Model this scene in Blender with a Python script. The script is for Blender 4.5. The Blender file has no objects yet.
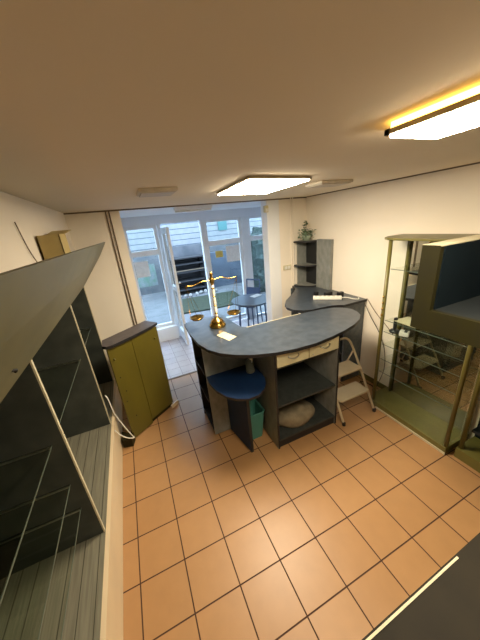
import bpy, bmesh, math, random
from mathutils import Vector, Matrix, noise
random.seed(7)
PI = math.pi
sc = bpy.context.scene
C = sc.collection

# ---------------------------------------------------------------- camera
yaw, pitch, roll = 0.378319574, 0.362141686, -0.0983338741
cy, sy, cp, sp = math.cos(yaw), math.sin(yaw), math.cos(pitch), math.sin(pitch)
fw = Vector((sy*cp, cy*cp, -sp)); r0 = Vector((cy, -sy, 0)); u0 = r0.cross(fw)
r = r0*math.cos(roll) + u0*math.sin(roll); u = -r0*math.sin(roll) + u0*math.cos(roll)
cam_d = bpy.data.cameras.new('camera'); cam = bpy.data.objects.new('camera', cam_d); C.objects.link(cam)
M = Matrix((( r.x, u.x, -fw.x), (r.y, u.y, -fw.y), (r.z, u.z, -fw.z))).to_4x4()
M.translation = Vector((0.40113, -0.94826, 2.18743))
cam.matrix_world = M
cam_d.sensor_fit = 'VERTICAL'; cam_d.sensor_height = 36.0; cam_d.lens = 36.0*257.16/640.0
cam_d.clip_start = 0.02; cam_d.clip_end = 200
sc.camera = cam
# ---------------------------------------------------------------- world, exposure
w = bpy.data.worlds.new('world'); sc.world = w; w.use_nodes = True
bgn = w.node_tree.nodes['Background']; bgn.inputs[0].default_value = (0.52, 0.73, 1.0, 1); bgn.inputs[1].default_value = 4.0
sc.view_settings.view_transform = 'Standard'; sc.view_settings.look = 'None'
sc.view_settings.gamma = 1.0; sc.view_settings.use_curve_mapping = False
sc.view_settings.exposure = 1.2
LAMP = 27.0           # strength of the ceiling lamps' diffusers

# ---------------------------------------------------------------- materials
def mat(name, col, rough=0.6, metal=0.0, spec=0.5, col2=None, nscale=20.0, bump=0.0, emit=None, estr=0.0, detail=4.0, stretch=(1,1,1)):
    m = bpy.data.materials.new(name); m.use_nodes = True
    nt = m.node_tree; b = nt.nodes['Principled BSDF']
    b.inputs['Roughness'].default_value = rough; b.inputs['Metallic'].default_value = metal
    b.inputs['Specular IOR Level'].default_value = spec
    tc = nt.nodes.new('ShaderNodeTexCoord'); mp = nt.nodes.new('ShaderNodeMapping'); mp.inputs['Scale'].default_value = stretch
    nt.links.new(tc.outputs['Object'], mp.inputs['Vector'])
    n = nt.nodes.new('ShaderNodeTexNoise'); n.inputs['Scale'].default_value = nscale; n.inputs['Detail'].default_value = detail
    nt.links.new(mp.outputs['Vector'], n.inputs['Vector'])
    c2 = col2 if col2 else tuple(x*0.88 for x in col)
    cr = nt.nodes.new('ShaderNodeValToRGB')
    cr.color_ramp.elements[0].position = 0.35; cr.color_ramp.elements[1].position = 0.65
    cr.color_ramp.elements[0].color = (*c2, 1); cr.color_ramp.elements[1].color = (*col, 1)
    nt.links.new(n.outputs['Fac'], cr.inputs['Fac']); nt.links.new(cr.outputs['Color'], b.inputs['Base Color'])
    if bump:
        bp = nt.nodes.new('ShaderNodeBump'); bp.inputs['Strength'].default_value = bump; bp.inputs['Distance'].default_value = 0.01
        nt.links.new(n.outputs['Fac'], bp.inputs['Height']); nt.links.new(bp.outputs['Normal'], b.inputs['Normal'])
    if emit:
        b.inputs['Emission Color'].default_value = (*emit, 1); b.inputs['Emission Strength'].default_value = estr
    return m

def tilemat(name, c1, c2, grout, size, rough, gw=0.0045, offs=(0, 0)):
    m = bpy.data.materials.new(name); m.use_nodes = True; nt = m.node_tree; b = nt.nodes['Principled BSDF']
    tc = nt.nodes.new('ShaderNodeTexCoord'); mp = nt.nodes.new('ShaderNodeMapping'); mp.inputs['Location'].default_value = (offs[0]+gw/2, offs[1]+gw/2, 0)
    nt.links.new(tc.outputs['Object'], mp.inputs['Vector'])
    br = nt.nodes.new('ShaderNodeTexBrick'); br.offset = 0; br.squash = 1
    br.inputs['Color1'].default_value = (*c1, 1); br.inputs['Color2'].default_value = (*c2, 1); br.inputs['Mortar'].default_value = (*grout, 1)
    br.inputs['Scale'].default_value = 1.0; br.inputs['Brick Width'].default_value = size; br.inputs['Row Height'].default_value = size
    br.inputs['Mortar Size'].default_value = gw; br.inputs['Mortar Smooth'].default_value = 0.2; br.inputs['Bias'].default_value = 0
    nt.links.new(mp.outputs['Vector'], br.inputs['Vector'])
    n = nt.nodes.new('ShaderNodeTexNoise'); n.inputs['Scale'].default_value = 9; n.inputs['Detail'].default_value = 6
    nt.links.new(tc.outputs['Object'], n.inputs['Vector'])
    mx = nt.nodes.new('ShaderNodeMix'); mx.data_type = 'RGBA'; mx.blend_type = 'MULTIPLY'; mx.inputs[0].default_value = 0.35
    cr = nt.nodes.new('ShaderNodeValToRGB'); cr.color_ramp.elements[0].position = 0.3; cr.color_ramp.elements[1].position = 0.7
    cr.color_ramp.elements[0].color = (0.78, 0.78, 0.78, 1)
    nt.links.new(n.outputs['Fac'], cr.inputs['Fac']); nt.links.new(br.outputs['Color'], mx.inputs[6]); nt.links.new(cr.outputs['Color'], mx.inputs[7])
    nt.links.new(mx.outputs[2], b.inputs['Base Color'])
    mr = nt.nodes.new('ShaderNodeMapRange'); mr.inputs[3].default_value = rough; mr.inputs[4].default_value = 0.8
    nt.links.new(br.outputs['Fac'], mr.inputs[0]); nt.links.new(mr.outputs[0], b.inputs['Roughness'])
    bp = nt.nodes.new('ShaderNodeBump'); bp.inputs['Strength'].default_value = 0.5; bp.inputs['Distance'].default_value = 0.003; bp.invert = True
    nt.links.new(br.outputs['Fac'], bp.inputs['Height']); nt.links.new(bp.outputs['Normal'], b.inputs['Normal'])
    return m

def linemat(name, axis, period, width, col, line, rough=0.5, off=0.0, nstretch=(1, 1, 1), ncol=0.85):
    """boards: thin dark joints every <period> metres along an axis"""
    m = bpy.data.materials.new(name); m.use_nodes = True; nt = m.node_tree; b = nt.nodes['Principled BSDF']
    tc = nt.nodes.new('ShaderNodeTexCoord'); sp_ = nt.nodes.new('ShaderNodeSeparateXYZ'); nt.links.new(tc.outputs['Object'], sp_.inputs[0])
    a = nt.nodes.new('ShaderNodeMath'); a.operation = 'ADD'; a.inputs[1].default_value = 50*period + off
    nt.links.new(sp_.outputs[axis], a.inputs[0])
    md = nt.nodes.new('ShaderNodeMath'); md.operation = 'MODULO'; md.inputs[1].default_value = period; nt.links.new(a.outputs[0], md.inputs[0])
    lt = nt.nodes.new('ShaderNodeMath'); lt.operation = 'LESS_THAN'; lt.inputs[1].default_value = width; nt.links.new(md.outputs[0], lt.inputs[0])
    mp = nt.nodes.new('ShaderNodeMapping'); mp.inputs['Scale'].default_value = nstretch; nt.links.new(tc.outputs['Object'], mp.inputs['Vector'])
    n = nt.nodes.new('ShaderNodeTexNoise'); n.inputs['Scale'].default_value = 6; n.inputs['Detail'].default_value = 5; nt.links.new(mp.outputs['Vector'], n.inputs['Vector'])
    cr = nt.nodes.new('ShaderNodeValToRGB'); cr.color_ramp.elements[0].position = 0.35; cr.color_ramp.elements[1].position = 0.65
    cr.color_ramp.elements[0].color = (*[x*ncol for x in col], 1); cr.color_ramp.elements[1].color = (*col, 1)
    nt.links.new(n.outputs['Fac'], cr.inputs['Fac'])
    mx = nt.nodes.new('ShaderNodeMix'); mx.data_type = 'RGBA'; nt.links.new(lt.outputs[0], mx.inputs[0]); nt.links.new(cr.outputs['Color'], mx.inputs[6])
    mx.inputs[7].default_value = (*line, 1); nt.links.new(mx.outputs[2], b.inputs['Base Color']); b.inputs['Roughness'].default_value = rough
    return m

def glassmat(name, tint=(0.95, 0.98, 0.97), refl=0.9, rough=0.0):
    m = bpy.data.materials.new(name); m.use_nodes = True; nt = m.node_tree
    nt.nodes.remove(nt.nodes['Principled BSDF']); out = nt.nodes['Material Output']
    t = nt.nodes.new('ShaderNodeBsdfTransparent'); t.inputs[0].default_value = (*tint, 1)
    g = nt.nodes.new('ShaderNodeBsdfGlossy'); g.inputs['Roughness'].default_value = rough; g.inputs[0].default_value = (refl, refl, refl, 1)
    f = nt.nodes.new('ShaderNodeFresnel'); f.inputs[0].default_value = 1.45
    mx = nt.nodes.new('ShaderNodeMixShader'); ge = nt.nodes.new('ShaderNodeNewGeometry'); iv = nt.nodes.new('ShaderNodeMath'); iv.operation = 'SUBTRACT'; iv.inputs[0].default_value = 1.0
    nt.links.new(ge.outputs['Backfacing'], iv.inputs[1]); ml = nt.nodes.new('ShaderNodeMath'); ml.operation = 'MULTIPLY'
    nt.links.new(f.outputs[0], ml.inputs[0]); nt.links.new(iv.outputs[0], ml.inputs[1])
    nt.links.new(ml.outputs[0], mx.inputs[0]); nt.links.new(t.outputs[0], mx.inputs[1]); nt.links.new(g.outputs[0], mx.inputs[2])
    nt.links.new(mx.outputs[0], out.inputs[0])
    return m

m_tile = tilemat('orange_tile', (0.43, 0.235, 0.098), (0.40, 0.215, 0.088), (0.055, 0.02, 0.008), 0.30, 0.40)
m_tile2 = tilemat('pale_tile', (0.50, 0.45, 0.46), (0.46, 0.42, 0.43), (0.22, 0.18, 0.18), 0.20, 0.3, 0.003)
m_wall = mat('cream_paint', (0.88, 0.80, 0.68), 0.85, col2=(0.86, 0.78, 0.66), nscale=3, spec=0.2, bump=0.02)
m_white = mat('white_paint', (0.82, 0.84, 0.87), 0.8, nscale=3, col2=(0.79, 0.81, 0.84), spec=0.2)
m_ceil = mat('ceiling_paint', (0.80, 0.71, 0.56), 0.9, nscale=2, col2=(0.785, 0.695, 0.545), spec=0.1)
m_trimd = mat('joint_brown', (0.16, 0.11, 0.07), 0.8)
m_grey = mat('blue_grey_laminate', (0.105, 0.12, 0.125), 0.42, col2=(0.065, 0.08, 0.092), nscale=26, detail=8)
m_top = mat('worktop_blue_black', (0.050, 0.062, 0.080), 0.30, col2=(0.028, 0.038, 0.052), nscale=14, detail=8)
m_edge = mat('black_edge_band', (0.012, 0.012, 0.014), 0.5)
m_side = mat('grey_green_laminate', (0.26, 0.265, 0.245), 0.45, col2=(0.19, 0.20, 0.182), nscale=18, detail=8, stretch=(1, 1, 0.6))
m_dark = mat('black_interior', (0.012, 0.013, 0.014), 0.6)
m_shelfd = mat('dark_shelf', (0.045, 0.050, 0.046), 0.5, col2=(0.030, 0.034, 0.032), nscale=25)
m_olive = mat('olive_laminate', (0.110, 0.088, 0.010), 0.4, col2=(0.092, 0.074, 0.009), nscale=5, stretch=(1, 1, 0.4))
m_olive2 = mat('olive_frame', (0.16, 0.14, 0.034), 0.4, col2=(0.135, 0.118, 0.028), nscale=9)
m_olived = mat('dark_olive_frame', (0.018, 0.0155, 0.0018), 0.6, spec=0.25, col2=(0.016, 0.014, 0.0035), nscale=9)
m_div = mat('divider_board', (0.060, 0.067, 0.056), 0.4, col2=(0.037, 0.043, 0.037), nscale=7, detail=9)
m_canopy = mat('canopy_board', (0.155, 0.142, 0.072), 0.5, col2=(0.118, 0.112, 0.058), nscale=3, detail=9)
m_creamedge = mat('cream_edge', (0.62, 0.56, 0.38), 0.6)
m_slat = linemat('slatted_boards', 0, 0.085, 0.005, (0.24, 0.225, 0.165), (0.05, 0.045, 0.03), 0.35, off=0.11, nstretch=(14, 0.6, 1), ncol=0.72)
m_plinth = mat('plinth_cream', (0.78, 0.62, 0.40), 0.6, nscale=2)
m_drawer = mat('drawer_cream', (0.62, 0.55, 0.33), 0.5, col2=(0.55, 0.49, 0.30), nscale=12)
m_metal = mat('brushed_metal', (0.55, 0.54, 0.50), 0.35, metal=1.0)
m_brass = mat('polished_brass', (0.60, 0.38, 0.10), 0.22, metal=1.0, col2=(0.48, 0.29, 0.07), nscale=30)
m_marble = mat('white_marble', (0.80, 0.78, 0.74), 0.3, nscale=25, col2=(0.45, 0.38, 0.28))
m_blue = mat('royal_blue_laminate', (0.006, 0.025, 0.080), 0.5, spec=0.3, col2=(0.005, 0.020, 0.065), nscale=10)
m_teal = mat('teal_plastic', (0.07, 0.25, 0.20), 0.45, nscale=4)
m_ladder = mat('cream_enamel', (0.58, 0.47, 0.30), 0.4, nscale=5)
m_rubber = mat('black_rubber', (0.015, 0.014, 0.013), 0.7)
m_paper = mat('cream_paper', (0.60, 0.55, 0.36), 0.8)
m_paperw = mat('white_paper', (0.75, 0.77, 0.78), 0.8)
m_card = mat('tan_cardboard', (0.52, 0.40, 0.16), 0.8, nscale=8)
m_plastic = mat('white_plastic', (0.80, 0.78, 0.70), 0.4)
m_blackpl = mat('black_plastic', (0.014, 0.014, 0.016), 0.35)
m_bag = mat('beige_cloth', (0.26, 0.21, 0.13), 0.9, col2=(0.18, 0.14, 0.085), nscale=12, bump=0.4)
m_leaf = mat('leaf_green', (0.045, 0.10, 0.03), 0.5, col2=(0.02, 0.05, 0.018), nscale=30)
m_leafp = mat('pale_leaf', (0.22, 0.30, 0.18), 0.6, col2=(0.10, 0.17, 0.09), nscale=30)
m_pot = mat('pale_green_pot', (0.35, 0.42, 0.32), 0.5)
m_frame = mat('window_frame_white', (0.80, 0.82, 0.84), 0.4, nscale=3)
m_glass = glassmat('window_glass')
m_shglass = glassmat('shelf_glass', (0.93, 0.95, 0.92))
m_gedge = mat('glass_edge', (0.10, 0.13, 0.10), 0.3)
m_mirror = mat('mirror_silver', (0.62, 0.60, 0.54), 0.015, metal=1.0, col2=(0.60, 0.58, 0.52))
m_navy = mat('navy_interior', (0.0018, 0.007, 0.011), 0.7, spec=0.2, nscale=6)
m_bluegrey = mat('slate_shelf', (0.018, 0.023, 0.026), 0.6, spec=0.3, nscale=9)
m_lampf = mat('lamp_frame_beige', (0.42, 0.36, 0.24), 0.5)
m_diff = mat('lamp_diffuser_lit', (0.9, 0.85, 0.7), 0.5, emit=(1.0, 0.86, 0.64), estr=LAMP)
m_glow = mat('lamp_edge_lit', (0.9, 0.6, 0.15), 0.5, emit=(1.0, 0.55, 0.08), estr=6.0)
m_offl = mat('unlit_fixture', (0.62, 0.56, 0.46), 0.6)
m_siding = linemat('white_siding', 2, 0.20, 0.028, (0.20, 0.205, 0.21), (0.045, 0.06, 0.075), 0.7, off=0.05)
m_outwall = mat('grey_outdoor_wall', (0.11, 0.11, 0.115), 0.9, col2=(0.065, 0.07, 0.078), nscale=2.2, detail=9)
m_outdark = mat('slate_outdoor_wall', (0.07, 0.085, 0.11), 0.9, col2=(0.045, 0.055, 0.075), nscale=2.2, detail=9)
m_graf = mat('green_graffiti', (0.08, 0.14, 0.10), 0.8, col2=(0.15, 0.16, 0.17), nscale=5)
m_pave = mat('grey_paving', (0.125, 0.125, 0.13), 0.9, col2=(0.095, 0.097, 0.10), nscale=3, detail=8)
m_grass = mat('grass_green', (0.022, 0.030, 0.011), 0.9, col2=(0.011, 0.017, 0.006), nscale=9, detail=8)
m_black = mat('weathered_black_timber', (0.018, 0.018, 0.020), 0.8, nscale=6)
m_wood = mat('old_timber', (0.16, 0.12, 0.08), 0.8)
m_stone = mat('pale_stone', (0.22, 0.215, 0.20), 0.9, nscale=9)
m_shut = mat('green_shutter', (0.04, 0.13, 0.13), 0.6)
m_chair = mat('slate_blue_chair', (0.045, 0.075, 0.16), 0.4, nscale=8)
m_tabl = mat('dark_blue_table_top', (0.055, 0.085, 0.13), 0.3, nscale=8)
m_addbush = mat('added_bush_green', (0.020, 0.036, 0.030), 0.9, col2=(0.009, 0.017, 0.015), nscale=12, detail=8)
m_yellow = mat('yellow_sticker', (0.65, 0.50, 0.12), 0.6)

# ---------------------------------------------------------------- mesh helpers
def NB(): return bmesh.new()
def box(bm, x0, x1, y0, y1, z0, z1):
    vs = [bm.verts.new(p) for p in ((x0,y0,z0),(x1,y0,z0),(x1,y1,z0),(x0,y1,z0),(x0,y0,z1),(x1,y0,z1),(x1,y1,z1),(x0,y1,z1))]
    for f in ((0,3,2,1),(4,5,6,7),(0,1,5,4),(1,2,6,5),(2,3,7,6),(3,0,4,7)): bm.faces.new([vs[i] for i in f])
    return bm
def BX(x0, x1, y0, y1, z0, z1): return box(NB(), x0, x1, y0, y1, z0, z1)
def prism(bm, pts, z0, z1):
    a = [bm.verts.new((p[0], p[1], z0)) for p in pts]; b = [bm.verts.new((p[0], p[1], z1)) for p in pts]
    bm.faces.new(a[::-1]); bm.faces.new(b); n = len(pts)
    for i in range(n): bm.faces.new((a[i], a[(i+1) % n], b[(i+1) % n], b[i]))
    return bm
def prism_y(bm, pts, y0, y1):            # profile given as (x, z), swept along y
    a = [bm.verts.new((p[0], y0, p[1])) for p in pts]; b = [bm.verts.new((p[0], y1, p[1])) for p in pts]
    bm.faces.new(a); bm.faces.new(b[::-1]); n = len(pts)
    for i in range(n): bm.faces.new((a[(i+1) % n], a[i], b[i], b[(i+1) % n]))
    return bm
def lathe(bm, prof, c=(0, 0, 0), n=28):
    rings = []
    for rr, z in prof:
        rings.append([bm.verts.new((c[0]+rr*math.cos(2*PI*i/n), c[1]+rr*math.sin(2*PI*i/n), c[2]+z)) for i in range(n)])
    for a, b in zip(rings, rings[1:]):
        for i in range(n): bm.faces.new((a[i], a[(i+1) % n], b[(i+1) % n], b[i]))
    bm.faces.new(rings[0][::-1]); bm.faces.new(rings[-1]); return bm
def tube(bm, pts, rad, n=10, rx=None):
    pts = [Vector(p) for p in pts]; rings = []
    for i, p in enumerate(pts):
        d = (pts[min(i+1, len(pts)-1)] - pts[max(i-1, 0)]).normalized()
        a = d.cross(Vector((0, 0, 1)))
        if a.length < 0.05: a = d.cross(Vector((1, 0, 0)))
        a.normalize(); b = d.cross(a)
        rr = rad[i] if isinstance(rad, (list, tuple)) else rad
        rings.append([bm.verts.new(p + a*rr*math.cos(2*PI*k/n) + b*rr*math.sin(2*PI*k/n)) for k in range(n)])
    for a, b in zip(rings, rings[1:]):
        for k in range(n): bm.faces.new((a[k], a[(k+1) % n], b[(k+1) % n], b[k]))
    bm.faces.new(rings[0][::-1]); bm.faces.new(rings[-1]); return bm
def curve(pts, n=8):                      # Catmull-Rom through points
    P = [Vector(p) for p in pts]; P = [2*P[0]-P[1]] + P + [2*P[-1]-P[-2]]; out = []
    for i in range(1, len(P)-2):
        for k in range(n):
            t = k/n; a, b, c, d = P[i-1], P[i], P[i+1], P[i+2]
            out.append(0.5*((2*b)+(-a+c)*t+(2*a-5*b+4*c-d)*t*t+(-a+3*b-3*c+d)*t**3))
    out.append(P[-2]); return out
def obj(name, bm, m, parent=None, bev=0.0, smooth=False, m2=None, m2sel=None):
    bmesh.ops.recalc_face_normals(bm, faces=bm.faces)
    me = bpy.data.meshes.new(name)
    if m2:
        for f in bm.faces:
            if m2sel(f): f.material_index = 1
    bm.to_mesh(me); bm.free(); me.materials.append(m)
    if m2: me.materials.append(m2)
    if smooth:
        for p in me.polygons: p.use_smooth = True
    o = bpy.data.objects.new(name, me); C.objects.link(o)
    if parent:
        o.parent = parent; rt = parent; loc = Vector(rt.location)
        while rt.parent: rt = rt.parent; loc += rt.location
        me.transform(Matrix.Translation(-loc))      # shapes are given in room coordinates
    if bev:
        b = o.modifiers.new('bevel', 'BEVEL'); b.width = bev; b.segments = 2; b.limit_method = 'ANGLE'
    return o
def tag(o, label, cat, group=None):
    o['label'] = label; o['category'] = cat
    if group: o['group'] = group
    return o
def thing(name, label, cat, loc=(0, 0, 0), group=None):
    o = bpy.data.objects.new(name, None); C.objects.link(o); o.location = loc; o.empty_display_size = 0.1
    return tag(o, label, cat, group)
def struct(name, bm, m, parent=None, **k):
    o = obj(name, bm, m, parent, **k)
    if not parent: o['kind'] = 'structure'
    return o
def top(z): return lambda f: f.normal.z > 0.9
side_sel = lambda f: abs(f.normal.z) < 0.5

# ================================================================ SETTING
H = 2.45; YB = 2.55; XR = 3.05
struct('floor', BX(-0.9, 3.25, -2.6, 2.71, -0.1, 0), m_tile)
struct('floor', BX(0.30, 3.6, 2.71, 4.46, -0.1, 0), m_tile2)
struct('trim_1', BX(0.43, 2.36, 2.690, 2.730, 0.0, 0.004), m_trimd)
struct('ceiling', BX(-1.0, 3.25, -2.6, YB, H, H+0.12), m_ceil)
struct('ceiling', BX(0.30, 3.6, YB, 4.62, H, H+0.12), m_white)
struct('wall_right', BX(XR, XR+0.15, -2.6, YB+0.12, 0, H), m_wall)
bm = NB(); box(bm, -0.90, -0.80, -2.6, YB+0.12, 0, H)
struct('wall_left', bm, m_wall)
struct('wall_left', BX(-0.80, -0.12, -2.6, YB, 1.72, H), m_wall)             # bulkhead over the shelf niche
bm = NB(); box(bm, -0.80, 0.43, YB, YB+0.20, 0, H)
struct('wall_back', bm, m_wall)
bm = NB(); box(bm, 2.56, XR, YB, YB+0.16, 0, H)
struct('wall_back', bm, m_wall)
struct('wall_back', BX(2.36, 2.56, YB-0.01, YB+0.16, 0, H), m_white)          # pale pilaster at the alcove
struct('wall_front', BX(-0.9, 3.25, -2.72, -2.6, 0, H), m_wall)
struct('wall_alcove_left', BX(0.30, 0.42, YB+0.2, 4.45, 0, H), m_white)
struct('wall_alcove_right', BX(3.45, 3.6, YB+0.16, 4.45, 0, H), m_white)
struct('wall_alcove_back_right', BX(2.56, 3.45, YB+0.16, YB+0.2, 0, H), m_white)
struct('trim_2', BX(-0.12, XR, YB-0.012, YB, H-0.014, H), m_trimd)
struct('trim_3', BX(XR-0.008, XR, -2.6, YB, H-0.010, H), m_trimd)
struct('baseboard_right', BX(XR-0.012, XR, 0.85, 1.33, 0, 0.07), m_olive2)
# lintel of the window wall
struct('wall_alcove_front', BX(0.42, 3.45, 4.38, 4.50, 2.29, H), m_white)
YW = 4.40
# fixed window left of the door
w1 = struct('window_1', BX(0.42, 0.425, YW-0.04, YW+0.04, 0.28, 2.29), m_frame)
def frame_bars(par, x0, x1, z0, z1, trz, wd=0.07):
    for (a, b, c, d) in ((x0, x0+wd, z0, z1), (x1-wd, x1, z0, z1)):
        obj('window_frame', BX(a, b, YW-0.035, YW+0.035, c, d), m_frame, par)
    for (c, d) in ((z0, z0+wd), (z1-wd, z1)) + (((trz-0.05, trz+0.05),) if trz else ()):
        obj('window_frame', BX(x0+wd, x1-wd, YW-0.03, YW+0.03, c, d), m_frame, par)
    obj('pane', BX(x0+wd, x1-wd, YW-0.004, YW+0.004, z0+wd, z1-wd), m_glass, par)
frame_bars(w1, 0.425, 1.02, 0.28, 2.29, 1.80, 0.06)
w2 = struct('window_2', BX(1.86, 1.94, YW-0.05, YW+0.05, 0.0, 2.29), m_frame)
frame_bars(w2, 1.94, 2.74, 0.10, 2.29, 1.83, 0.05)
w3 = struct('window_3', BX(2.74, 2.90, YW-0.06, YW+0.06, 0.0, 2.29), m_frame)
frame_bars(w3, 2.90, 3.45, 0.0, 2.29, 1.83, 0.05)
struct('wall_alcove_sill', BX(0.42, 1.04, 4.26, 4.50, 0, 0.28), m_white)
# open glazed door leaf, swung into the alcove
d1 = struct('door_1', BX(1.03, 1.09, YW-0.05, YW+0.05, 0.0, 2.29), m_frame)
a = Vector((1.105, 4.33)); b2 = Vector((1.115, 3.72)); d = (b2-a).normalized(); nrm = Vector((-d.y, d.x))*0.022
def leafpiece(t0, t1, z0, z1, th=1.0):
    p = a + d*t0; q = a + d*t1; n2 = nrm*th
    return prism(NB(), [p-n2, q-n2, q+n2, p+n2], z0, z1)
L = (b2-a).length
for t0, t1, z0, z1 in ((0, .09, .03, 2.22), (L-.09, L, .03, 2.22), (.09, L-.09, .03, .25), (.09, L-.09, 2.12, 2.22), (.09, L-.09, 1.08, 1.16)):
    obj('leaf_frame', leafpiece(t0, t1, z0, z1), m_frame, d1)
obj('pane', leafpiece(.09, L-.09, .25, 2.12, 0.15), m_glass, d1)
hb = NB(); p = a + d*(L-.05)
tube(hb, [(p.x+0.02, p.y, 1.25), (p.x+0.07, p.y, 1.25), (p.x+0.07, p.y+0.11, 1.25)], 0.010); box(hb, p.x+.018, p.x+.03, p.y-.02, p.y+.02, 1.12, 1.34)
obj('door_handle', hb, m_metal, d1)

# ---- outdoors
struct('ground', BX(-6, 14, 4.46, 16, -0.16, -0.04), m_pave)
gr = obj('lawn', prism(NB(), [(1.45, 5.9), (2.3, 5.75), (3.35, 5.75), (3.5, 7.2), (1.75, 7.4)], -0.04, 0.0), m_grass)
tag(gr, 'strip of green lawn on the paving outside the glazed door', 'grass'); gr['kind'] = 'stuff'
struct('wall_outside', BX(-6, 14, 9.2, 9.4, -0.05, 1.55), m_outwall)
struct('wall_outside_lower', BX(2.95, 12, 8.3, 8.5, -0.05, 1.25), m_outdark)
hs = thing('white_house', 'white house front with horizontal board siding outside the windows', 'building', (3, 9.5, 0))
obj('facade', BX(-6, 14, 9.45, 9.9, 1.3, 3.7), m_siding, hs)
obj('shutter', BX(3.98, 4.35, 9.40, 9.46, 1.95, 2.75), m_shut, hs)
gf = obj('graffiti', BX(0.35, 1.25, 9.19, 9.199, 0.25, 1.05), m_graf)
tag(gf, 'patch of green graffiti on the grey outdoor wall', 'graffiti')
# black timber rack
rk = thing('timber_rack', 'black timber storage rack standing outside beyond the lawn', 'rack', (2.1, 8.3, -0.04))
obj('back_board', BX(1.45, 2.82, 8.55, 8.58, -0.04, 1.22), m_black, rk)
for x in (1.45, 2.78): obj('post', BX(x, x+0.05, 7.95, 8.55, -0.04, 1.24), m_black, rk)
for z in (0.12, 0.42, 0.72, 1.0, 1.20): obj('shelf', BX(1.5, 2.78, 7.95, 8.55, z, z+0.035), m_black, rk)
obj('rail', BX(1.5, 2.78, 7.93, 7.95, 0.80, 0.83), m_wood, rk)
for i in range(9):
    s = NB(); bmesh.ops.create_icosphere(s, subdivisions=2, radius=0.06 + 0.02*random.random(), matrix=Matrix.Translation((1.55+i*0.19+random.uniform(-.04, .04), 7.72+random.uniform(-.08, .08), 0.01)))
    for v in s.verts: v.co.z = max(v.co.z, -0.04) ; v.co += noise.noise_vector(v.co*9)*0.02
    tag(obj('stone', s, m_stone, smooth=True), 'pale stone in the row edging the lawn before the black rack', 'stone', 'stones along the black timber rack')
for x, y, s_ in ((4.25, 6.6, 0.9), (5.4, 7.4, 1.1)):  # bushes added to darken the right pane in place of its reflection
    s = NB(); bmesh.ops.create_icosphere(s, subdivisions=4, radius=1, matrix=Matrix.Translation((x, y, 0.95)) @ Matrix.Diagonal((0.5*s_, 0.6*s_, 1.0, 1)))
    for v in s.verts: v.co += noise.noise_vector(v.co*4)*0.16 + noise.noise_vector(v.co*13)*0.07
    for v in s.verts: v.co.z = max(v.co.z, -0.04)
    tag(obj('added_bush', s, m_addbush), 'added dark green bush standing in for the reflection in the right-hand pane' + (', the nearer one' if x < 5 else ', the farther one'), 'bush', 'bushes added behind the right pane')
# notices on the glass
n1 = obj('paper_notice', BX(0.49, 0.74, YW-0.012, YW-0.006, 1.36, 1.66), m_paperw); tag(n1, 'white paper notice taped to the left window pane', 'notice')
n2 = obj('paper_notice', BX(2.36, 2.68, YW-0.012, YW-0.006, 1.40, 1.74), m_paperw); tag(n2, 'white paper notice taped to the pane right of the door', 'notice')
n3 = obj('window_sticker', BX(2.12, 2.28, YW-0.012, YW-0.006, 1.53, 1.66), m_yellow); tag(n3, 'small yellow sticker on the pane beside the white notice', 'sticker')

# ---- ceiling fixtures
def panel_lamp(name, label, x0, x1, y0, y1, zt, h, skew=0.0, glow=False, skewy=0.0):
    t = thing(name, label, 'ceiling lamp', ((x0+x1)/2, (y0+y1)/2, zt), 'lit ceiling panel lamps')
    b = NB(); w_ = 0.018
    def q(x, y): return (x + skew*(y-y0), y + skewy*(x-x0))
    def ring(za, zb, xa, xb, ya, yb): prism(b, [q(xa, ya), q(xb, ya), q(xb, yb), q(xa, yb)], za, zb)
    ring(zt-h, zt, x0, x0+w_, y0, y1); ring(zt-h, zt, x1-w_, x1, y0, y1); ring(zt-h, zt, x0, x1, y0, y0+w_); ring(zt-h, zt, x0, x1, y1-w_, y1)
    obj('frame', b, m_lampf, t)
    w_ = 0.012
    b = NB(); prism(b, [q(x0+w_, y0+w_), q(x1-w_, y0+w_), q(x1-w_, y1-w_), q(x0+w_, y1-w_)], zt-h-0.008, zt-h-0.0005)
    obj('diffuser', b, m_diff, t)
    b = NB(); e = 0.012
    prism(b, [q(x0+e, y0+e), q(x1-e, y0+e), q(x1-e, y1-e), q(x0+e, y1-e)], zt, min(zt+0.022, H))
    obj('backing', b, m_glow if glow else m_lampf, t)
    return t
panel_lamp('ceiling_panel_lamp', 'lit white ceiling panel lamp above the grey counter, farther from the camera', 1.185, 1.74, 0.66, 1.42, H-0.005, 0.014, skew=0.07, skewy=0.17)
panel_lamp('ceiling_panel_lamp', 'lit ceiling panel lamp with yellow glow around it, nearest to the camera', 1.285, 1.55, -0.96, -0.205, H-0.020, 0.016, glow=True)
def vent(x0, x1, y0, y1, label):
    t = thing('ceiling_vent', label, 'ceiling vent', ((x0+x1)/2, (y0+y1)/2, H), 'flat unlit boxes on the ceiling')
    obj('housing', BX(x0, x1, y0, y1, H-0.022, H), m_offl, t, bev=0.006)
    obj('cover', BX(x0+0.015, x1-0.015, y0+0.015, y1-0.015, H-0.030, H-0.022), m_offl, t, bev=0.003)
vent(0.56, 0.82, 0.99, 1.24, 'flat cream ceiling box left of the lit panels, above the doorway side')
vent(2.03, 2.38, 0.99, 1.22, 'flat cream ceiling box near the right wall beyond the lit panel')
t = thing('batten_light', 'unlit white batten light on the alcove ceiling near the windows', 'ceiling light', (1.3, 2.9, H))
obj('housing', BX(1.12, 1.66, 2.84, 2.92, H-0.035, H), m_white, t, bev=0.005)
obj('tube', tube(NB(), [(1.13, 2.88, H-0.05), (1.65, 2.88, H-0.05)], 0.013), m_plastic, t, smooth=True)
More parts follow.
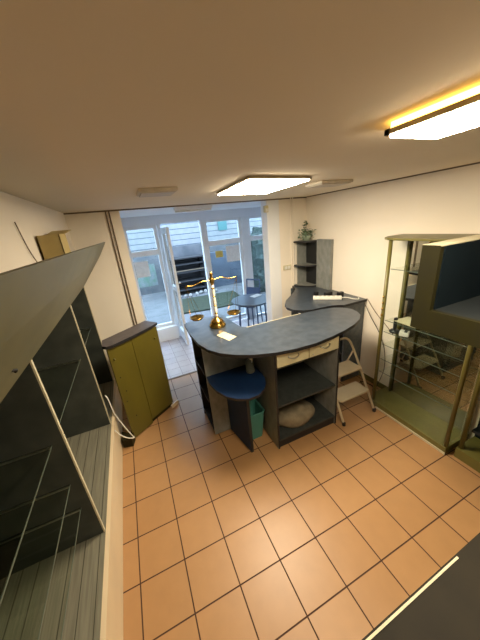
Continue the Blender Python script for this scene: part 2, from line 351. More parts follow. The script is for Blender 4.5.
# wall details
t = thing('motion_sensor', 'small beige motion sensor high on the white pilaster corner', 'sensor', (2.34, 2.52, 2.33))
obj('housing', BX(2.30, 2.36, 2.48, 2.54, 2.28, 2.37), m_drawer, t, bev=0.01)
obj('lens', BX(2.310, 2.350, 2.472, 2.48, 2.29, 2.33), m_plastic, t)
t = thing('wall_switch', 'double cream switch plate on the cream wall beside the pilaster', 'switch', (2.66, 2.55, 1.44))
obj('plate', BX(2.61, 2.75, 2.538, 2.55, 1.41, 1.485), m_drawer, t, bev=0.003)
for x in (2.625, 2.685): obj('rocker', BX(x, x+0.05, 2.531, 2.538, 1.422, 1.472), m_plastic, t, bev=0.002)
for x, z1 in ((0.288, H), (0.322, H)):
    o = obj('wall_pipe', tube(NB(), [(x, YB-0.012, 1.0), (x, YB-0.012, z1)], 0.007), m_trimd)
    tag(o, 'thin brown pipe running up the back wall left of the alcove, ' + ('left of the pair' if x < 0.3 else 'right of the pair'), 'pipe', 'brown pipes on the back wall')
for x in (2.765, 2.80):
    o = obj('wall_conduit', tube(NB(), [(x, YB-0.010, 0.9), (x, YB-0.010, H)], 0.009), m_wall)
    tag(o, 'cream conduit running up the back wall beside the corner shelf, ' + ('left of the pair' if x < 2.78 else 'right of the pair'), 'conduit', 'cream conduits beside the corner shelf')

# ================================================================ LEFT DISPLAY WALL
t = thing('slatted_platform', 'low platform with grey-green slatted top and cream front under the left wall shelves', 'platform', (-0.4, 0.2, 0))
obj('body', BX(-0.798, -0.11, -2.5, 2.54, 0, 0.330), m_plinth, t)
obj('slatted_top', BX(-0.79, -0.135, -2.5, 2.54, 0.330, 0.350), m_slat, t)
obj('front_lip', BX(-0.135, -0.108, -2.5, 2.54, 0.330, 0.352), m_plinth, t)
t = thing('wall_shelf_unit', 'tall dark display unit with slanted grey-green canopy along the left wall', 'shelf unit', (-0.4, 0.5, 0.35))
for y in (-0.63, 0.49, 1.61, 2.52):
    pnl = obj('divider', BX(-0.78, -0.147, y, y+0.018, 0.352, 1.70), m_div, t)
    obj('edge_band', BX(-0.147, -0.139, y, y+0.018, 0.352, 1.70), m_creamedge, pnl)
obj('back_board', BX(-0.797, -0.782, -1.5, 2.54, 0.352, 1.70), m_div, t)
for (ya, yb, zs) in ((-0.61, 0.488, (0.632, 0.836, 1.14)), (0.51, 1.608, (1.14,)), (1.63, 2.518, (1.14,))):
    for z in zs:
        g = obj('glass_shelf', BX(-0.70, -0.205, ya, yb, z, z+0.006), m_shglass, t)
        obj('shelf_edge', BX(-0.205, -0.202, ya, yb, z, z+0.006), m_gedge, g)
        for yy in (ya+0.001, yb-0.007):
            obj('shelf_rail', BX(-0.62, -0.21, yy, yy+0.006, z-0.012, z), m_metal, g)
cb = NB()
pn = [(-0.15, 1.665), (-0.137, 1.655), (0.218, 2.155), (0.200, 2.155)]; pf = [(-0.15, 1.665), (-0.137, 1.655), (0.160, 1.975), (0.212, 2.118), (0.194, 2.118)]
pn = [(-0.15, 1.665), (-0.137, 1.655), (0.097, 1.982), (0.218, 2.155), (0.200, 2.155)]; pf = [(-0.15, 1.665), (-0.137, 1.655), (0.118, 1.975), (0.212, 2.118), (0.194, 2.118)]
va = [cb.verts.new((x, -1.6, z)) for x, z in pn]; vb = [cb.verts.new((x, 2.50, z)) for x, z in pf]
cb.faces.new(va); cb.faces.new(vb[::-1])
for k in range(5): cb.faces.new((va[(k+1) % 5], va[k], vb[k], vb[(k+1) % 5]))
obj('canopy', cb, m_canopy, t)
obj('canopy_top', BX(-0.118, 0.118, -1.6, 2.50, 2.035, 2.05), m_canopy, t)
hg = NB(); tube(hg, [(-0.046, 0.070, 1.79), (-0.036, 0.085, 1.782), (-0.046, 0.10, 1.770)], 0.005)
obj('hinge', hg, m_rubber, t)
# things on the canopy
t = thing('cardboard_box', 'open tan cardboard box standing on top of the left canopy', 'box', (-0.03, 1.3, 2.05))
bx = NB(); T_ = 0.006
box(bx, -0.110, 0.02, 1.18, 1.18+T_, 2.052, 2.225); box(bx, -0.110, 0.02, 1.40, 1.40+T_, 2.052, 2.225)
box(bx, -0.110, -0.104, 1.18, 1.40, 2.052, 2.225); box(bx, 0.014, 0.02, 1.18, 1.40, 2.052, 2.225); box(bx, -0.11, .02, 1.18, 1.40, 2.052, 2.058)
obj('carton', bx, m_card, t)
fl = NB(); vs = [fl.verts.new(q) for q in ((-0.10, 1.40, 2.226), (0.02, 1.40, 2.226), (0.05, 1.52, 2.250), (-0.08, 1.52, 2.250))]
fl.faces.new(vs); r_ = bmesh.ops.extrude_face_region(fl, geom=fl.faces[:]); bmesh.ops.translate(fl, vec=(0, 0, 0.004), verts=[v for v in r_['geom'] if isinstance(v, bmesh.types.BMVert)])
obj('flap', fl, m_card, t)
kb = NB(); bmesh.ops.create_uvsphere(kb, u_segments=16, v_segments=10, radius=0.028, matrix=Matrix.Translation((0.075, 1.22, 2.078)))
tag(obj('black_knob', kb, m_blackpl, smooth=True), 'small round black object on the canopy beside the cardboard box', 'knob')
wb = tube(NB(), curve([(0.07, 1.30, 2.054), (0.10, 1.42, 2.075), (0.13, 1.50, 2.060), (0.11, 1.62, 2.07), (0.15, 1.74, 2.056)]), 0.006)
tag(obj('crumpled_cord', wb, m_plastic, smooth=True), 'crumpled white cord lying on the canopy behind the cardboard box', 'cord')
wire = tube(NB(), curve([(-0.112, 0.90, 2.30), (-0.112, 0.93, 2.22), (-0.112, 0.97, 2.14), (-0.105, 1.02, 2.056)]), 0.003)
tag(obj('wall_wire', wire, m_trimd), 'thin dark wire hanging down the left wall above the canopy', 'wire')

# ================================================================ OLIVE CORNER CABINET
t = thing('olive_cabinet', 'olive green two-door cabinet with dark grey top set diagonally by the left wall', 'cabinet', (0.1, 2.0, 0))
A = Vector((0.010, 1.678)); B = Vector((0.520, 2.04)); dd = (B-A).normalized(); nn = Vector((-dd.y, dd.x)); LL = (B-A).length
pts = [A, B, B+nn*0.19, Vector((-0.012, 1.86))]
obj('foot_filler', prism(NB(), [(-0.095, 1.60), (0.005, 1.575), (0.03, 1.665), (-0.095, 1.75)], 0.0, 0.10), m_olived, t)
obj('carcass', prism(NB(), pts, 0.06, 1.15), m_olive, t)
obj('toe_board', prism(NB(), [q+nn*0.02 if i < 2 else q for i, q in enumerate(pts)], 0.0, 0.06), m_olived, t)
def fr(t0, t1, z0, z1, th, off=0.0):
    return prism(NB(), [A+dd*t0-nn*(off), A+dd*t1-nn*(off), A+dd*t1-nn*(off+th), A+dd*t0-nn*(off+th)], z0, z1)
for k, (t0, t1) in enumerate(((0.0, LL*0.44), (LL*0.44+0.005, LL))):
    dr = obj('door', fr(t0, t1, 0.07 if k else 0.02, 1.145, 0.016, 0.0), m_olive, t)
    kt = t1-0.06 if k else t0+0.04
    kp = A+dd*kt-nn*0.016
    hb = NB(); bmesh.ops.create_uvsphere(hb, u_segments=12, v_segments=8, radius=0.012, matrix=Matrix.Translation((kp.x-nn.x*0.008, kp.y-nn.y*0.008, 1.02)))
    obj('knob', hb, m_olive, dr, smooth=True)
for tt, zz in ((0.05, 0.80), (0.07, 0.62), (0.045, 0.50), (0.10, 0.27)):
    q = A+dd*tt-nn*0.016
    hb = NB(); bmesh.ops.create_uvsphere(hb, u_segments=8, v_segments=6, radius=0.007, matrix=Matrix.Translation((q.x, q.y, zz)))
    obj('screw_hole', hb, m_rubber, t)
tp = [A-nn*0.02+dd*0.0, A-nn*0.045+dd*0.05, A-nn*0.045+dd*0.3, B-nn*0.03-dd*0.08, B+dd*0.035+nn*0.0, B+dd*0.03+nn*0.205, Vector((-0.030, 1.87)), Vector((-0.020, 1.70))]
obj('worktop', prism(NB(), tp, 1.15, 1.18), mat('grey_violet_top', (0.10, 0.085, 0.09), 0.45, col2=(0.07, 0.06, 0.065), nscale=20), t, m2=m_edge, m2sel=side_sel)
sk = obj('skirting_piece', prism(NB(), [(0.50, 1.985), (0.60, 2.06), (0.59, 2.075), (0.49, 2.0)], 0.0, 0.05), m_plinth); tag(sk, 'short cream skirting piece on the tiles at the right foot of the olive cabinet', 'skirting')
cord = tube(NB(), curve([(-0.105, 1.60, 0.70), (-0.085, 1.565, 0.66), (-0.07, 1.55, 0.50), (-0.02, 1.555, 0.30), (0.02, 1.565, 0.16), (0.035, 1.56, 0.12), (-0.02, 1.53, 0.17), (-0.075, 1.50, 0.27), (-0.102, 1.49, 0.345)]), 0.006, 8)
tag(obj('white_cable', cord, m_plastic, smooth=True), 'looping white cable hanging in front of the olive cabinet', 'cable')

# ================================================================ MAIN COUNTER
CT = 1.13
t = thing('reception_counter', 'blue-grey kidney-shaped reception counter with two cream drawers in the room centre', 'counter', (1.5, 1.3, 0))
slab = [(0.835, 1.93), (0.825, 1.60), (0.84, 1.30), (0.885, 1.13), (0.96, 1.00), (1.06, 0.90), (1.20, 0.81), (1.37, 0.745), (1.55, 0.71), (1.75, 0.70), (1.95, 0.725), (2.15, 0.765), (2.33, 0.82), (2.47, 0.89), (2.58, 0.98), (2.63, 1.08), (2.64, 1.18), (2.60, 1.27), (2.52, 1.33), (2.38, 1.37), (2.17, 1.39), (1.80, 1.395), (1.42, 1.395), (1.36, 1.45), (1.34, 1.60), (1.335, 1.80), (1.32, 1.95), (1.20, 1.98), (0.92, 1.98)]
obj('worktop', prism(NB(), slab, CT-0.032, CT), m_top, t, m2=m_edge, m2sel=side_sel)
obj('edge_trim', BX(1.40, 2.10, 1.395, 1.402, CT-0.032, CT+0.003), m_creamedge, t)
ZT = CT-0.032
# right unit x 1.38..2.115, y 0.787..1.36
un = [('side_panel', 1.375, 1.393, .787, 1.37, 0, ZT, m_side), ('side_panel', 2.097, 2.115, .787, 1.37, 0, ZT, m_side),
      ('back_panel', 1.393, 2.097, 1.352, 1.37, 0, ZT, m_side), ('bottom_panel', 1.393, 2.097, .79, 1.352, 0.085, 0.105, m_shelfd),
      ('kickboard', 1.393, 2.097, .80, .815, 0, 0.085, m_edge), ('shelf', 1.393, 2.097, .80, 1.352, 0.49, 0.508, m_shelfd), ('drawer_floor', 1.393, 2.097, .80, 1.352, 0.925, 0.94, m_shelfd)]
for n_, x0, x1, y0, y1, z0, z1, mm in un: obj(n_, BX(x0, x1, y0, y1, z0, z1), mm, t)
for n_, x0 in (('edge_band', 1.375), ('edge_band', 2.097)): obj(n_, BX(x0, x0+.018, .784, .787, 0, ZT), m_edge, t)
for x0, x1 in ((1.398, 1.738), (1.746, 2.094)):
    dr = obj('drawer', BX(x0, x1, .778, .797, 0.945, ZT-0.004), m_drawer, t, bev=0.003)
    xm = (x0+x1)/2
    obj('drawer_handle', tube(NB(), curve([(xm-.055, .778, 1.035), (xm-.045, .758, 1.025), (xm, .750, 1.012), (xm+.045, .758, 1.025), (xm+.055, .778, 1.035)], 5), 0.0055), m_metal, dr, smooth=True)
hb = NB(); bmesh.ops.create_uvsphere(hb, u_segments=10, v_segments=8, radius=0.010, matrix=Matrix.Translation((1.79, .782, .97)))
obj('lock', hb, m_metal, t)
# left unit: open black shelves facing the door side
obj('side_panel', BX(0.862, 1.376, 1.285, 1.303, 0, ZT), m_side, t)
obj('side_panel', BX(0.850, 1.30, 1.68, 1.698, 0, ZT), m_edge, t)
obj('back_panel', BX(1.28, 1.298, 1.303, 1.68, 0, ZT), m_side, t)
for z in (0.06, 0.42, 0.76): obj('shelf', BX(0.852, 1.28, 1.303, 1.68, z, z+0.018), m_edge, t)
obj('kickboard', BX(0.87, 0.885, 1.303, 1.68, 0, 0.06), m_dark, t)
obj('liner', BX(1.262, 1.28, 1.303, 1.68, 0.078, ZT), m_dark, t)
# blue quarter-round shelf + leg
bs = [(0.862, 1.283)]
qc = [(0.855, 1.16), (0.880, 1.00), (0.93, 0.88), (1.00, 0.80), (1.09, 0.755), (1.18, 0.755), (1.26, 0.80), (1.32, 0.87), (1.355, 0.95), (1.373, 1.04)]
bs = [(0.862, 1.283)] + qc + [(1.373, 1.283)]
obj('blue_shelf', prism(NB(), bs, 0.735, 0.76), m_blue, t, m2=m_edge, m2sel=side_sel)
lg = prism(NB(), [(1.045, 1.28), (1.115, 0.885), (1.135, 0.885), (1.065, 1.28)], 0.0, 0.735)
obj('blue_support_panel', lg, m_blue, t)
obj('edge_band', prism(NB(), [(1.110, 0.880), (1.140, 0.880), (1.137, 0.887), (1.113, 0.887)], 0.0, 0.735), m_edge, t)

# things in and on the counter
bag = NB(); bmesh.ops.create_icosphere(bag, subdivisions=4, radius=1, matrix=Matrix.Translation((1.69, 1.0, 0.18)) @ Matrix.Diagonal((0.24, 0.19, 0.11, 1)))
for v in bag.verts:
    if v.co.z > 0.27: v.co.z = 0.27
    v.co += noise.noise_vector(v.co*7)*0.035 + noise.noise_vector(v.co*19)*0.010; v.co.z = max(v.co.z, 0.106); v.co.y = max(v.co.y, 0.81)
tag(obj('beige_cloth_bag', bag, m_bag, smooth=True), 'crumpled beige cloth bag on the bottom shelf of the counter', 'bag')
t = thing('waste_bin', 'teal plastic waste bin on the tiles under the blue shelf', 'bin', (1.25, 1.10, 0))
bb = NB()
def rr(x0, x1, y0, y1, z): return [bb.verts.new((x, y, z)) for x, y in ((x0+.02, y0), (x1-.02, y0), (x1, y0+.02), (x1, y1-.02), (x1-.02, y1), (x0+.02, y1), (x0, y1-.02), (x0, y0+.02))]
R1 = rr(1.165, 1.325, 1.02, 1.22, 0.0); R2 = rr(1.145, 1.352, 1.0, 1.25, 0.33); R3 = rr(1.153, 1.344, 1.008, 1.242, 0.33); R4 = rr(1.172, 1.318, 1.028, 1.213, 0.01)
for P, Q in ((R1, R2), (R2, R3), (R3, R4)):
    for i in range(8): bb.faces.new((P[i], P[(i+1) % 8], Q[(i+1) % 8], Q[i]))
bb.faces.new(R1[::-1]); bb.faces.new(R4)
obj('bucket', bb, m_teal, t, smooth=False)
rim = NB(); cr_ = [(1.165, .997), (1.332, .997), (1.355, 1.02), (1.355, 1.23), (1.332, 1.253), (1.165, 1.253), (1.142, 1.23), (1.142, 1.02), (1.165, .997)]
tube(rim, [(x, y, 0.33) for x, y in cr_], 0.006, 6); obj('rim', rim, m_teal, t)
t = thing('spray_bottle', 'small clear spray bottle with white head standing on the blue shelf', 'bottle', (1.285, 1.13, 0.76))
obj('bottle', lathe(NB(), [(0.040, 0), (0.044, 0.01), (0.044, 0.10), (0.030, 0.135), (0.014, 0.15), (0.014, 0.165)], (1.285, 1.13, 0.762)), mat('cloudy_plastic', (0.22, 0.22, 0.17), 0.3), t, smooth=True)
sh = NB(); box(sh, 1.268, 1.300, 1.07, 1.15, 0.927, 0.975); box(sh, 1.276, 1.292, 1.06, 1.075, 0.90, 0.95)
obj('spray_head', sh, m_plastic, t, bev=0.006)
pp = prism(NB(), [(1.055, 1.385), (1.150, 1.43), (1.215, 1.24), (1.120, 1.19)], CT, CT+0.003)
tag(obj('paper_note', pp, m_paper), 'small cream paper lying on the counter in front of the brass scales', 'paper')
# brass balance scale
sx, sy_ = 1.150, 1.62
t = thing('balance_scale', 'ornate brass balance scales with white stem and two hanging pans on the counter', 'scales', (sx, sy_, CT))
obj('base', lathe(NB(), [(0.085, 0), (0.092, 0.012), (0.088, 0.035), (0.070, 0.048), (0.072, 0.060), (0.060, 0.085), (0.030, 0.10), (0.020, 0.115)], (sx, sy_, CT)), m_brass, t, smooth=True)
st = lathe(NB(), [(0.013, 0.11), (0.020, 0.13), (0.011, 0.16), (0.021, 0.20), (0.012, 0.24), (0.020, 0.29), (0.012, 0.34), (0.018, 0.39), (0.011, 0.43), (0.016, 0.47)], (sx, sy_, CT))
obj('stem', st, m_marble, t, smooth=True)
for z in (0.155, 0.245, 0.345, 0.435): obj('collar', lathe(NB(), [(0.012, z-.01), (0.019, z), (0.012, z+.01)], (sx, sy_, CT), 16), m_brass, t, smooth=True)
obj('finial', lathe(NB(), [(0.016, 0.47), (0.026, 0.50), (0.024, 0.54), (0.012, 0.56), (0.018, 0.58), (0.016, 0.60), (0.003, 0.615)], (sx, sy_, CT)), m_brass, t, smooth=True)
EL = (sx-0.28, sy_, CT+0.505); ER = (sx+0.28, sy_, CT+0.515)
beam = tube(NB(), curve([EL, (sx-0.20, sy_, CT+0.500), (sx-0.10, sy_, CT+0.525), (sx, sy_, CT+0.52), (sx+0.10, sy_, CT+0.535), (sx+0.20, sy_, CT+0.508), ER], 5), 0.006, 8)
obj('beam', beam, m_brass, t, smooth=True)
for (px, pz, E_) in ((sx-0.215, 0.16, EL), (sx+0.205, 0.125, ER)):
    pn = obj('pan', lathe(NB(), [(0.020, -0.034), (0.055, -0.026), (0.078, 0.0), (0.074, 0.003), (0.052, -0.020), (0.018, -0.028)], (px, sy_, CT+pz)), m_brass, t, smooth=True)
    ch = NB()
    for k in range(3):
        an = 2*PI*k/3+0.4; tube(ch, [(px+0.074*math.cos(an), sy_+0.074*math.sin(an), CT+pz), E_], 0.0018, 5)
    obj('chains', ch, m_brass, pn)

# ================================================================ CORNER COUNTER AND SHELF
CZ = 1.137
t = thing('corner_counter', 'dark blue-grey corner counter against the right wall behind the main counter', 'counter', (2.8, 1.9, 0))
ct = [(3.045, 1.31), (2.665, 1.31)] + [(2.62, 1.35), (2.54, 1.388)] + [(2.38, 1.402), (2.27, 1.412), (2.18, 1.45), (2.10, 1.54), (2.085, 1.66), (2.13, 1.78), (2.24, 1.92), (2.40, 2.06), (2.56, 2.20), (2.70, 2.36), (2.76, 2.53), (3.045, 2.53)]
obj('worktop', prism(NB(), ct, CZ-0.03, CZ), m_top, t, m2=m_edge, m2sel=side_sel)
obj('end_panel', BX(2.72, 3.04, 1.335, 1.353, 0, CZ-0.03), m_grey, t)
obj('end_panel', BX(2.72, 3.04, 2.50, 2.518, 0, CZ-0.03), m_grey, t)
obj('middle_panel', BX(2.72, 3.02, 1.92, 1.938, 0, CZ-0.03), m_grey, t)
obj('back_panel', BX(3.02, 3.038, 1.353, 2.50, 0, CZ-0.03), m_dark, t)
for z in (0.08, 0.42, 0.76):
    obj('shelf', BX(2.72, 3.02, 1.353, 1.92, z, z+.018), m_shelfd, t); obj('shelf', BX(2.72, 3.02, 1.938, 2.50, z, z+.018), m_shelfd, t)
obj('support_post', BX(2.28, 2.32, 1.66, 1.70, 0, CZ-0.03), m_grey, t)
t = thing('corner_shelf', 'grey open corner shelf with rounded boards standing on the corner counter', 'shelf', (2.95, 2.3, CZ))
obj('side_board', BX(2.995, 3.045, 1.935, 2.225, CZ, 1.85), m_side, t)
obj('back_board', BX(2.86, 3.045, 2.520, 2.536, CZ, 1.83), m_side, t)
obj('inner_board', BX(3.030, 3.045, 2.225, 2.52, CZ, 1.83), m_dark, t)  # shade of the corner gap put into this board's black colour
for z in (CZ+0.001, 1.455, 1.815):
    ps = [(3.030, 2.520)] + [(2.80, 2.520), (2.775, 2.50), (2.80, 2.42), (2.85, 2.33), (2.91, 2.26), (2.995, 2.226), (3.030, 2.226)]
    obj('shelf_board', prism(NB(), ps, z, z+0.022), m_side, t, m2=m_edge, m2sel=side_sel)
t = thing('potted_plant', 'small leafy potted plant on top of the grey corner shelf', 'plant', (2.93, 2.38, 1.838))
obj('pot', lathe(NB(), [(0.045, 0), (0.06, 0.05), (0.066, 0.075), (0.058, 0.07), (0.05, 0.06)], (2.93, 2.38, 1.838)), m_pot, t, smooth=True)
def leaf(bm, base, tip, wd):
    base = Vector(base); tip = Vector(tip); d_ = tip-base; s_ = d_.cross(Vector((random.uniform(-.3, .3), random.uniform(-.3, .3), 1)))
    if s_.length < 1e-4: s_ = Vector((1, 0, 0))
    s_ = s_.normalized()*wd; up = d_.cross(s_).normalized()*wd*0.3
    q = [bm.verts.new(base), bm.verts.new(base+d_*0.45+s_), bm.verts.new(tip), bm.verts.new(base+d_*0.45-s_), bm.verts.new(base+d_*0.45-up)]
    bm.faces.new((q[0], q[1], q[4])); bm.faces.new((q[1], q[2], q[4])); bm.faces.new((q[2], q[3], q[4])); bm.faces.new((q[3], q[0], q[4]))
lf = NB()
for i in range(150):
    an = random.uniform(0, 2*PI); rr_ = random.uniform(0.02, 0.15); h = random.uniform(0.03, 0.15)
    b_ = Vector((2.93+rr_*math.cos(an), 2.38+rr_*0.9*math.sin(an), 1.838+h)); leaf(lf, b_, b_+Vector((random.uniform(-.045, .045), random.uniform(-.045, .045), random.uniform(-.02, .03))), 0.017)
for f in lf.faces[:]: pass
obj('foliage', lf, m_leafp, t)
lf = NB()
tube(lf, [(2.92, 2.38, 1.89), (2.915, 2.38, 2.0), (2.93, 2.375, 2.11)], 0.003, 5)
tube(lf, [(2.90, 2.37, 1.89), (2.88, 2.36, 1.96), (2.87, 2.35, 2.02)], 0.003, 5)
for i in range(34):
    z = random.uniform(1.92, 2.12); k = (z-1.9)/0.2; b_ = Vector((2.90+0.02*k+random.uniform(-.035, .035)*(1.2-k*.6), 2.37+random.uniform(-.03, .03), z)); leaf(lf, b_, b_+Vector((random.uniform(-.05, .05), random.uniform(-.04, .04), random.uniform(-.01, .03))), 0.020)
obj('sprig', lf, m_leaf, t)
# power strip
P0 = Vector((2.545, 1.735)); P1 = Vector((2.815, 1.50)); dv = (P1-P0).normalized(); nv = Vector((-dv.y, dv.x))*0.032
t = thing('power_strip', 'white multi-socket power strip lying on the corner counter', 'power strip', (P0.x, P0.y, CZ))
obj('housing', prism(NB(), [P0-nv, P1-nv, P1+nv, P0+nv], CZ, CZ+0.042), m_plastic, t, bev=0.008)
for k in range(6):
    q = P0+dv*(0.035+k*0.055)
    obj('socket', lathe(NB(), [(0.018, 0), (0.018, 0.002)], (q.x, q.y, CZ+0.0425), 14), mat('socket_grey', (0.45, 0.43, 0.38), 0.6) if k == 0 else bpy.data.materials['socket_grey'], t)
cbl = tube(NB(), curve([(P1.x, P1.y, CZ+0.02), (2.86, 1.455, CZ+0.024), (2.90, 1.40, CZ+0.012), (2.95, 1.36, CZ+0.007), (3.0, 1.40, CZ+0.007)]), 0.006, 8)
obj('cable', cbl, m_plastic, t, smooth=True)
for k, (x, y, l, h_) in enumerate(((2.745, 1.675, 0.11, 0.075), (2.87, 1.585, 0.08, 0.07), (2.64, 1.79, 0.05, 0.075))):
    t = thing('plug_adapter', ('black plug adapter behind the middle of the power strip', 'black plug adapter behind the right end of the power strip', 'black plug adapter behind the left half of the power strip')[k], 'adapter', (x, y, CZ), 'black plug adapters by the power strip')
    obj('body', BX(x-l/2, x+l/2, y-.025, y+.025, CZ, CZ+h_), m_blackpl, t, bev=0.006)
    obj('cable', tube(NB(), curve([(x, y+.02, CZ+.015), (x+.02, y+.10, CZ+.008), (x+.08, y+.15, CZ+.006)]), 0.004, 6), m_blackpl, t)
for k, pts in enumerate(([(2.99, 1.28, 1.08), (3.00, 1.20, 0.95), (3.02, 1.06, 0.75), (3.03, 0.98, 0.55), (3.02, 0.95, 0.30), (2.98, 1.00, 0.02)], [(3.03, 1.30, 1.15), (3.03, 1.15, 1.0), (3.035, 1.0, 0.88), (3.035, 0.9, 0.80)], [(2.80, 1.20, 0.02), (2.88, 1.12, 0.012), (2.93, 1.20, 0.02), (2.97, 1.05, 0.015), (2.90, 0.98, 0.012)])):
    tag(obj('loose_cable', tube(NB(), curve(pts), 0.004, 6), m_rubber if k != 1 else m_trimd), ('dark cable hanging down the right wall beside the corner counter', 'thin brown cable crossing the right wall towards the glass cabinet', 'dark cable tangled on the floor behind the step ladder')[k], 'cable', 'loose cables by the right wall')

# ================================================================ STEP LADDER
t = thing('step_ladder', 'cream folding two-step ladder standing at the right end of the counter', 'step ladder', (2.4, 0.9, 0))
X0, X1 = 2.165, 2.620
def rail_x(x): return [(x, 0.72, 0.015), (x+0.0, 0.90, 0.36), (x, 1.085, 0.715)]
hoop = curve([(X0, 0.72, 0.015), (X0+.005, 0.91, 0.38), (X0+.02, 1.08, 0.70), (X0+0.06, 1.125, 0.785), (X0+0.14, 1.135, 0.80), (X1-0.14, 1.135, 0.80), (X1-0.06, 1.125, 0.785), (X1-.02, 1.08, 0.70), (X1-.005, 0.91, 0.38), (X1, 0.72, 0.015)], 6)
obj('front_frame', tube(NB(), hoop, 0.0135, 10), m_ladder, t, smooth=True)
for x in (X0+0.03, X1-0.03):
    lg = obj('rear_leg', tube(NB(), [(x, 1.05, 0.66), (x, 1.20, 0.32), (x, 1.28, 0.012)], 0.010, 8), m_ladder, t, smooth=True)
    obj('rubber_foot', lathe(NB(), [(0.014, 0), (0.015, 0.03), (0.012, 0.035)], (x, 1.281, 0), 12), m_rubber, lg)
obj('rear_brace', tube(NB(), [(X0+.03, 1.235, 0.20), (X1-.03, 1.235, 0.20)], 0.008, 8), m_ladder, t)
for x in (X0, X1): obj('rubber_foot', lathe(NB(), [(0.018, 0), (0.019, 0.035), (0.015, 0.04)], (x, 0.718, 0), 12), m_rubber, t)
for z, y0, y1 in ((0.235, 0.79, 0.995), (0.465, 0.915, 1.13)):
    b = NB(); prism(b, [(X0+.015, y0+.02), (X0+.04, y0), (X1-.04, y0), (X1-.015, y0+.02), (X1-.015, y1), (X0+.015, y1)], z, z+0.022)
    obj('step', b, m_ladder, t, bev=0.005)

# ================================================================ GLASS DISPLAY CABINET
XF, XM = 2.70, 3.02; Y0, Y1 = 0.005, 0.83
t = thing('glass_cabinet', 'tall olive-framed glass display cabinet with mirror back against the right wall', 'display cabinet', (2.86, 0.4, 0))
foot = [(XM+.02, Y0), (XF-.015, Y0), (XF-.015, Y1-0.10), (XF+0.0, Y1-0.03), (XF+0.05, Y1+0.04), (XF+0.13, Y1+0.07), (XM+.02, Y1+0.07)]
obj('base', prism(NB(), foot, 0.0, 0.075), m_olive2, t, bev=0.004)
foot2 = [(XM+.02, Y0-.02), (XF-.035, Y0-.02), (XF-.035, Y1-0.08), (XF-0.02, Y1+0.0), (XF+0.03, Y1+0.07), (XF+0.13, Y1+0.11), (XM+.02, Y1+0.11)]
obj('top_board', prism(NB(), foot2, 1.90, 1.922), m_olive2, t, bev=0.004)
obj('base_trim', BX(XF-.022, XF-.015, Y0, Y1-.08, 0.0, 0.022), m_creamedge, t)
for x, y in ((XF, Y0+.018), (XF, Y1-.018), (XM-.025, Y1+.0)):
    pst = obj('post', tube(NB(), [(x+.01, y, 0.075), (x+.01, y, 1.90)], 0.018, 14), m_olive2, t, smooth=True)
obj('mirror_back', BX(XM-.002, XM+.004, Y0+.002, Y1-.002, 0.075, 1.90), m_mirror, t)
obj('front_pane', BX(XF+.008, XF+.013, Y0+.036, Y1-.036, 0.077, 1.898), m_glass, t)
obj('side_pane', BX(XF+.03, XM-.004, Y0+.010, Y0+.015, 0.077, 1.898), m_glass, t)
for z in (0.46, 0.62, 0.80, 0.95, 1.08, 1.62):
    g = obj('glass_shelf', BX(XF+.035, XM-.006, Y0+.03, Y1-.03, z, z+.006), m_shglass, t)
    obj('shelf_edge', BX(XF+.032, XF+.035, Y0+.03, Y1-.03, z, z+.006), m_gedge, g)
for k in range(4):
    hb = NB(); bmesh.ops.create_uvsphere(hb, u_segments=10, v_segments=8, radius=0.011, matrix=Matrix.Translation((XF-.008, Y1-.018, 1.15+0.065*k)))
    obj('bolt', hb, m_brass, t, smooth=True)
# objects on the upper glass shelf
t = thing('cordless_phone', 'black cordless phone upright in its round charging cradle on a glass shelf', 'phone', (2.86, 0.74, 0.956))
obj('cradle', lathe(NB(), [(0.048, 0), (0.050, 0.015), (0.035, 0.03), (0.02, 0.034)], (2.80, 0.725, 0.956)), m_blackpl, t, smooth=True)
obj('handset', BX(2.780, 2.818, 0.712, 0.738, 0.985, 1.12), m_blackpl, t, bev=0.008)
t = thing('card_terminal', 'white card payment terminal beside the black phone on the glass shelf', 'card terminal', (2.84, 0.62, 0.956))
obj('body', prism(NB(), [(2.78, 0.56), (2.86, 0.60), (2.83, 0.68), (2.75, 0.64)], 0.957, 1.0), m_plastic, t, bev=0.006)
obj('display', prism(NB(), [(2.79, 0.585), (2.84, 0.61), (2.83, 0.635), (2.78, 0.61)], 1.0, 1.003), m_shelfd, t)
t = thing('paper_stack', 'cream papers lying on the glass shelf above the phone', 'papers', (2.86, 0.6, 1.086))
for k in range(2): obj('sheet', prism(NB(), [(2.76+.02*k, 0.50), (2.95, 0.47+.02*k), (2.97, 0.72), (2.78, 0.75-.03*k)], 1.087+.004*k, 1.090+.004*k), m_paper, t)

# ================================================================ OLIVE OPEN CABINET (front right)
t = thing('olive_display_cabinet', 'large olive display cabinet with dark blue open upper case at the right edge', 'cabinet', (2.6, -0.5, 0))
xb = 1.85; zb, zt_, zi = 1.515, 1.985, 1.640; yf = -0.03; ye = -1.25
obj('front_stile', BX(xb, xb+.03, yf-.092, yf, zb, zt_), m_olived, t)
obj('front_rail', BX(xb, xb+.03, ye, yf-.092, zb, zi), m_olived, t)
obj('end_panel', BX(xb+.03, XR-.01, yf-.10, yf, zb, zt_-.004), m_navy, t)
obj('end_panel_edge', BX(xb, XR-.01, yf-.10, yf, zt_-.004, zt_+.002), m_creamedge, t)
obj('case_floor', BX(xb+.03, XR-.01, ye, yf-.10, zi-.03, zi), m_bluegrey, t)
obj('case_back', BX(XR-.03, XR-.01, ye, yf-.10, zi, zt_), m_navy, t)
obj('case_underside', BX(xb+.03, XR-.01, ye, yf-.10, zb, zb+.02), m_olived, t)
obj('base', BX(2.74, XR-.01, ye, yf-.01, 0, 0.10), m_olive2, t)
obj('post', tube(NB(), [(2.775, yf-.03, 0.10), (2.775, yf-.03, zb)], 0.018, 12), m_olive2, t, smooth=True)
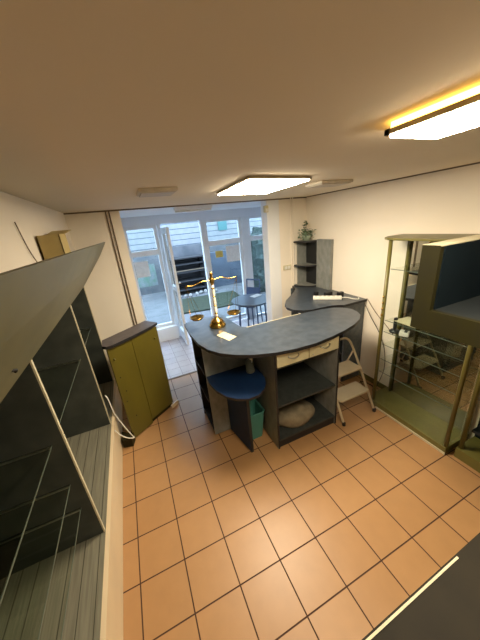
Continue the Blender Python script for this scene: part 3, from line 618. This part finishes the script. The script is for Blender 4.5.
obj('back_panel', BX(XR-.03, XR-.01, ye, yf-.01, 0.10, zb), m_navy, t)
obj('lower_shelf', BX(2.80, XR-.03, ye, yf-.06, 0.30, 0.32), m_bluegrey, t)
t = thing('wall_socket', 'white wall socket behind the right post of the glass cabinet', 'socket', (3.01, -0.13, 0.95))
obj('plate', BX(3.010, 3.0195, -0.20, -0.10, 0.84, 0.94), m_plastic, t, bev=0.003)
obj('socket_face', BX(3.006, 3.010, -0.18, -0.12, 0.86, 0.92), m_bluegrey, t)

# ================================================================ NEAR COUNTER (bottom right)
t = thing('near_counter', 'dark grey-brown counter top with pale edge strip in the bottom right corner', 'counter', (1.6, -1.2, 0))
m_nt = mat('grey_brown_top', (0.019, 0.015, 0.008), 0.7, spec=0.2, col2=(0.014, 0.011, 0.006), nscale=10)
nz = 1.1
obj('worktop', prism(NB(), [(0.745, -1.5), (2.62, -1.5), (2.62, -0.70), (0.745, -0.726)], nz-.03, nz), m_nt, t, m2=m_edge, m2sel=side_sel)
obj('edge_strip', prism(NB(), [(0.752, -0.731), (1.17, -0.725), (1.17, -0.731), (0.752, -0.737)], nz, nz+.002), m_creamedge, t)
obj('front_panel', BX(0.78, 2.58, -0.78, -0.76, 0, nz-.03), m_side, t)
obj('side_panel', BX(0.78, 0.80, -1.48, -0.78, 0, nz-.03), m_side, t)
obj('side_panel', BX(2.56, 2.58, -1.48, -0.78, 0, nz-.03), m_side, t)

# ================================================================ ALCOVE TABLE AND CHAIRS
t = thing('bistro_table', 'round dark blue table by the alcove windows', 'table', (2.48, 3.5, 0))
obj('tabletop', lathe(NB(), [(0.40, 0.725), (0.405, 0.735), (0.40, 0.75)], (2.46, 3.50, 0), 40), m_tabl, t)
for k in range(4):
    an = PI/4+k*PI/2; c_, s_ = math.cos(an), math.sin(an)
    obj('leg', tube(NB(), [(2.46+.26*c_, 3.5+.26*s_, 0.725), (2.46+.30*c_, 3.5+.30*s_, 0.0)], 0.016, 8), m_chair, t)
obj('apron', lathe(NB(), [(0.30, 0.68), (0.30, 0.725)], (2.46, 3.50, 0), 30), m_chair, t)
pb = prism(NB(), [(2.55, 3.55), (2.76, 3.62), (2.72, 3.76), (2.51, 3.69)], 0.751, 0.757)
tag(obj('magazine', pb, m_paperw), 'pale magazine lying on the round blue table', 'magazine')
def chair(x, y, rz, label, m):
    t = thing('bistro_chair', label, 'chair', (0, 0, 0), 'chairs at the round blue table')
    obj('seat', BX(-.19, .19, -.19, .19, 0.44, 0.46), m, t, bev=0.01)
    for sx_ in (-1, 1):
        obj('leg', tube(NB(), [(sx_*.17, -.17, .44), (sx_*.19, -.19, 0)], 0.013, 8), m, t)
        obj('leg', tube(NB(), [(sx_*.17, .17, .44), (sx_*.18, .21, 0)], 0.013, 8), m, t)
        obj('back_post', tube(NB(), [(sx_*.17, .17, .44), (sx_*.165, .22, .98)], 0.014, 8), m, t)
    obj('backrest', BX(-.165, .165, .18, .20, .50, .80), m, t)
    obj('top_rail', tube(NB(), [(-.165, .22, .97), (.165, .22, .97)], 0.016, 8), m, t)
    t.location = (x, y, 0); t.rotation_euler = (0, 0, rz)
    return t
chair(2.66, 4.06, -1.0, 'slate blue chair with open-topped backrest behind the round table, by the window post', m_chair)
chair(2.95, 3.16, PI*1.25, 'slate blue chair at the right side of the round table, beside the pilaster', m_chair)
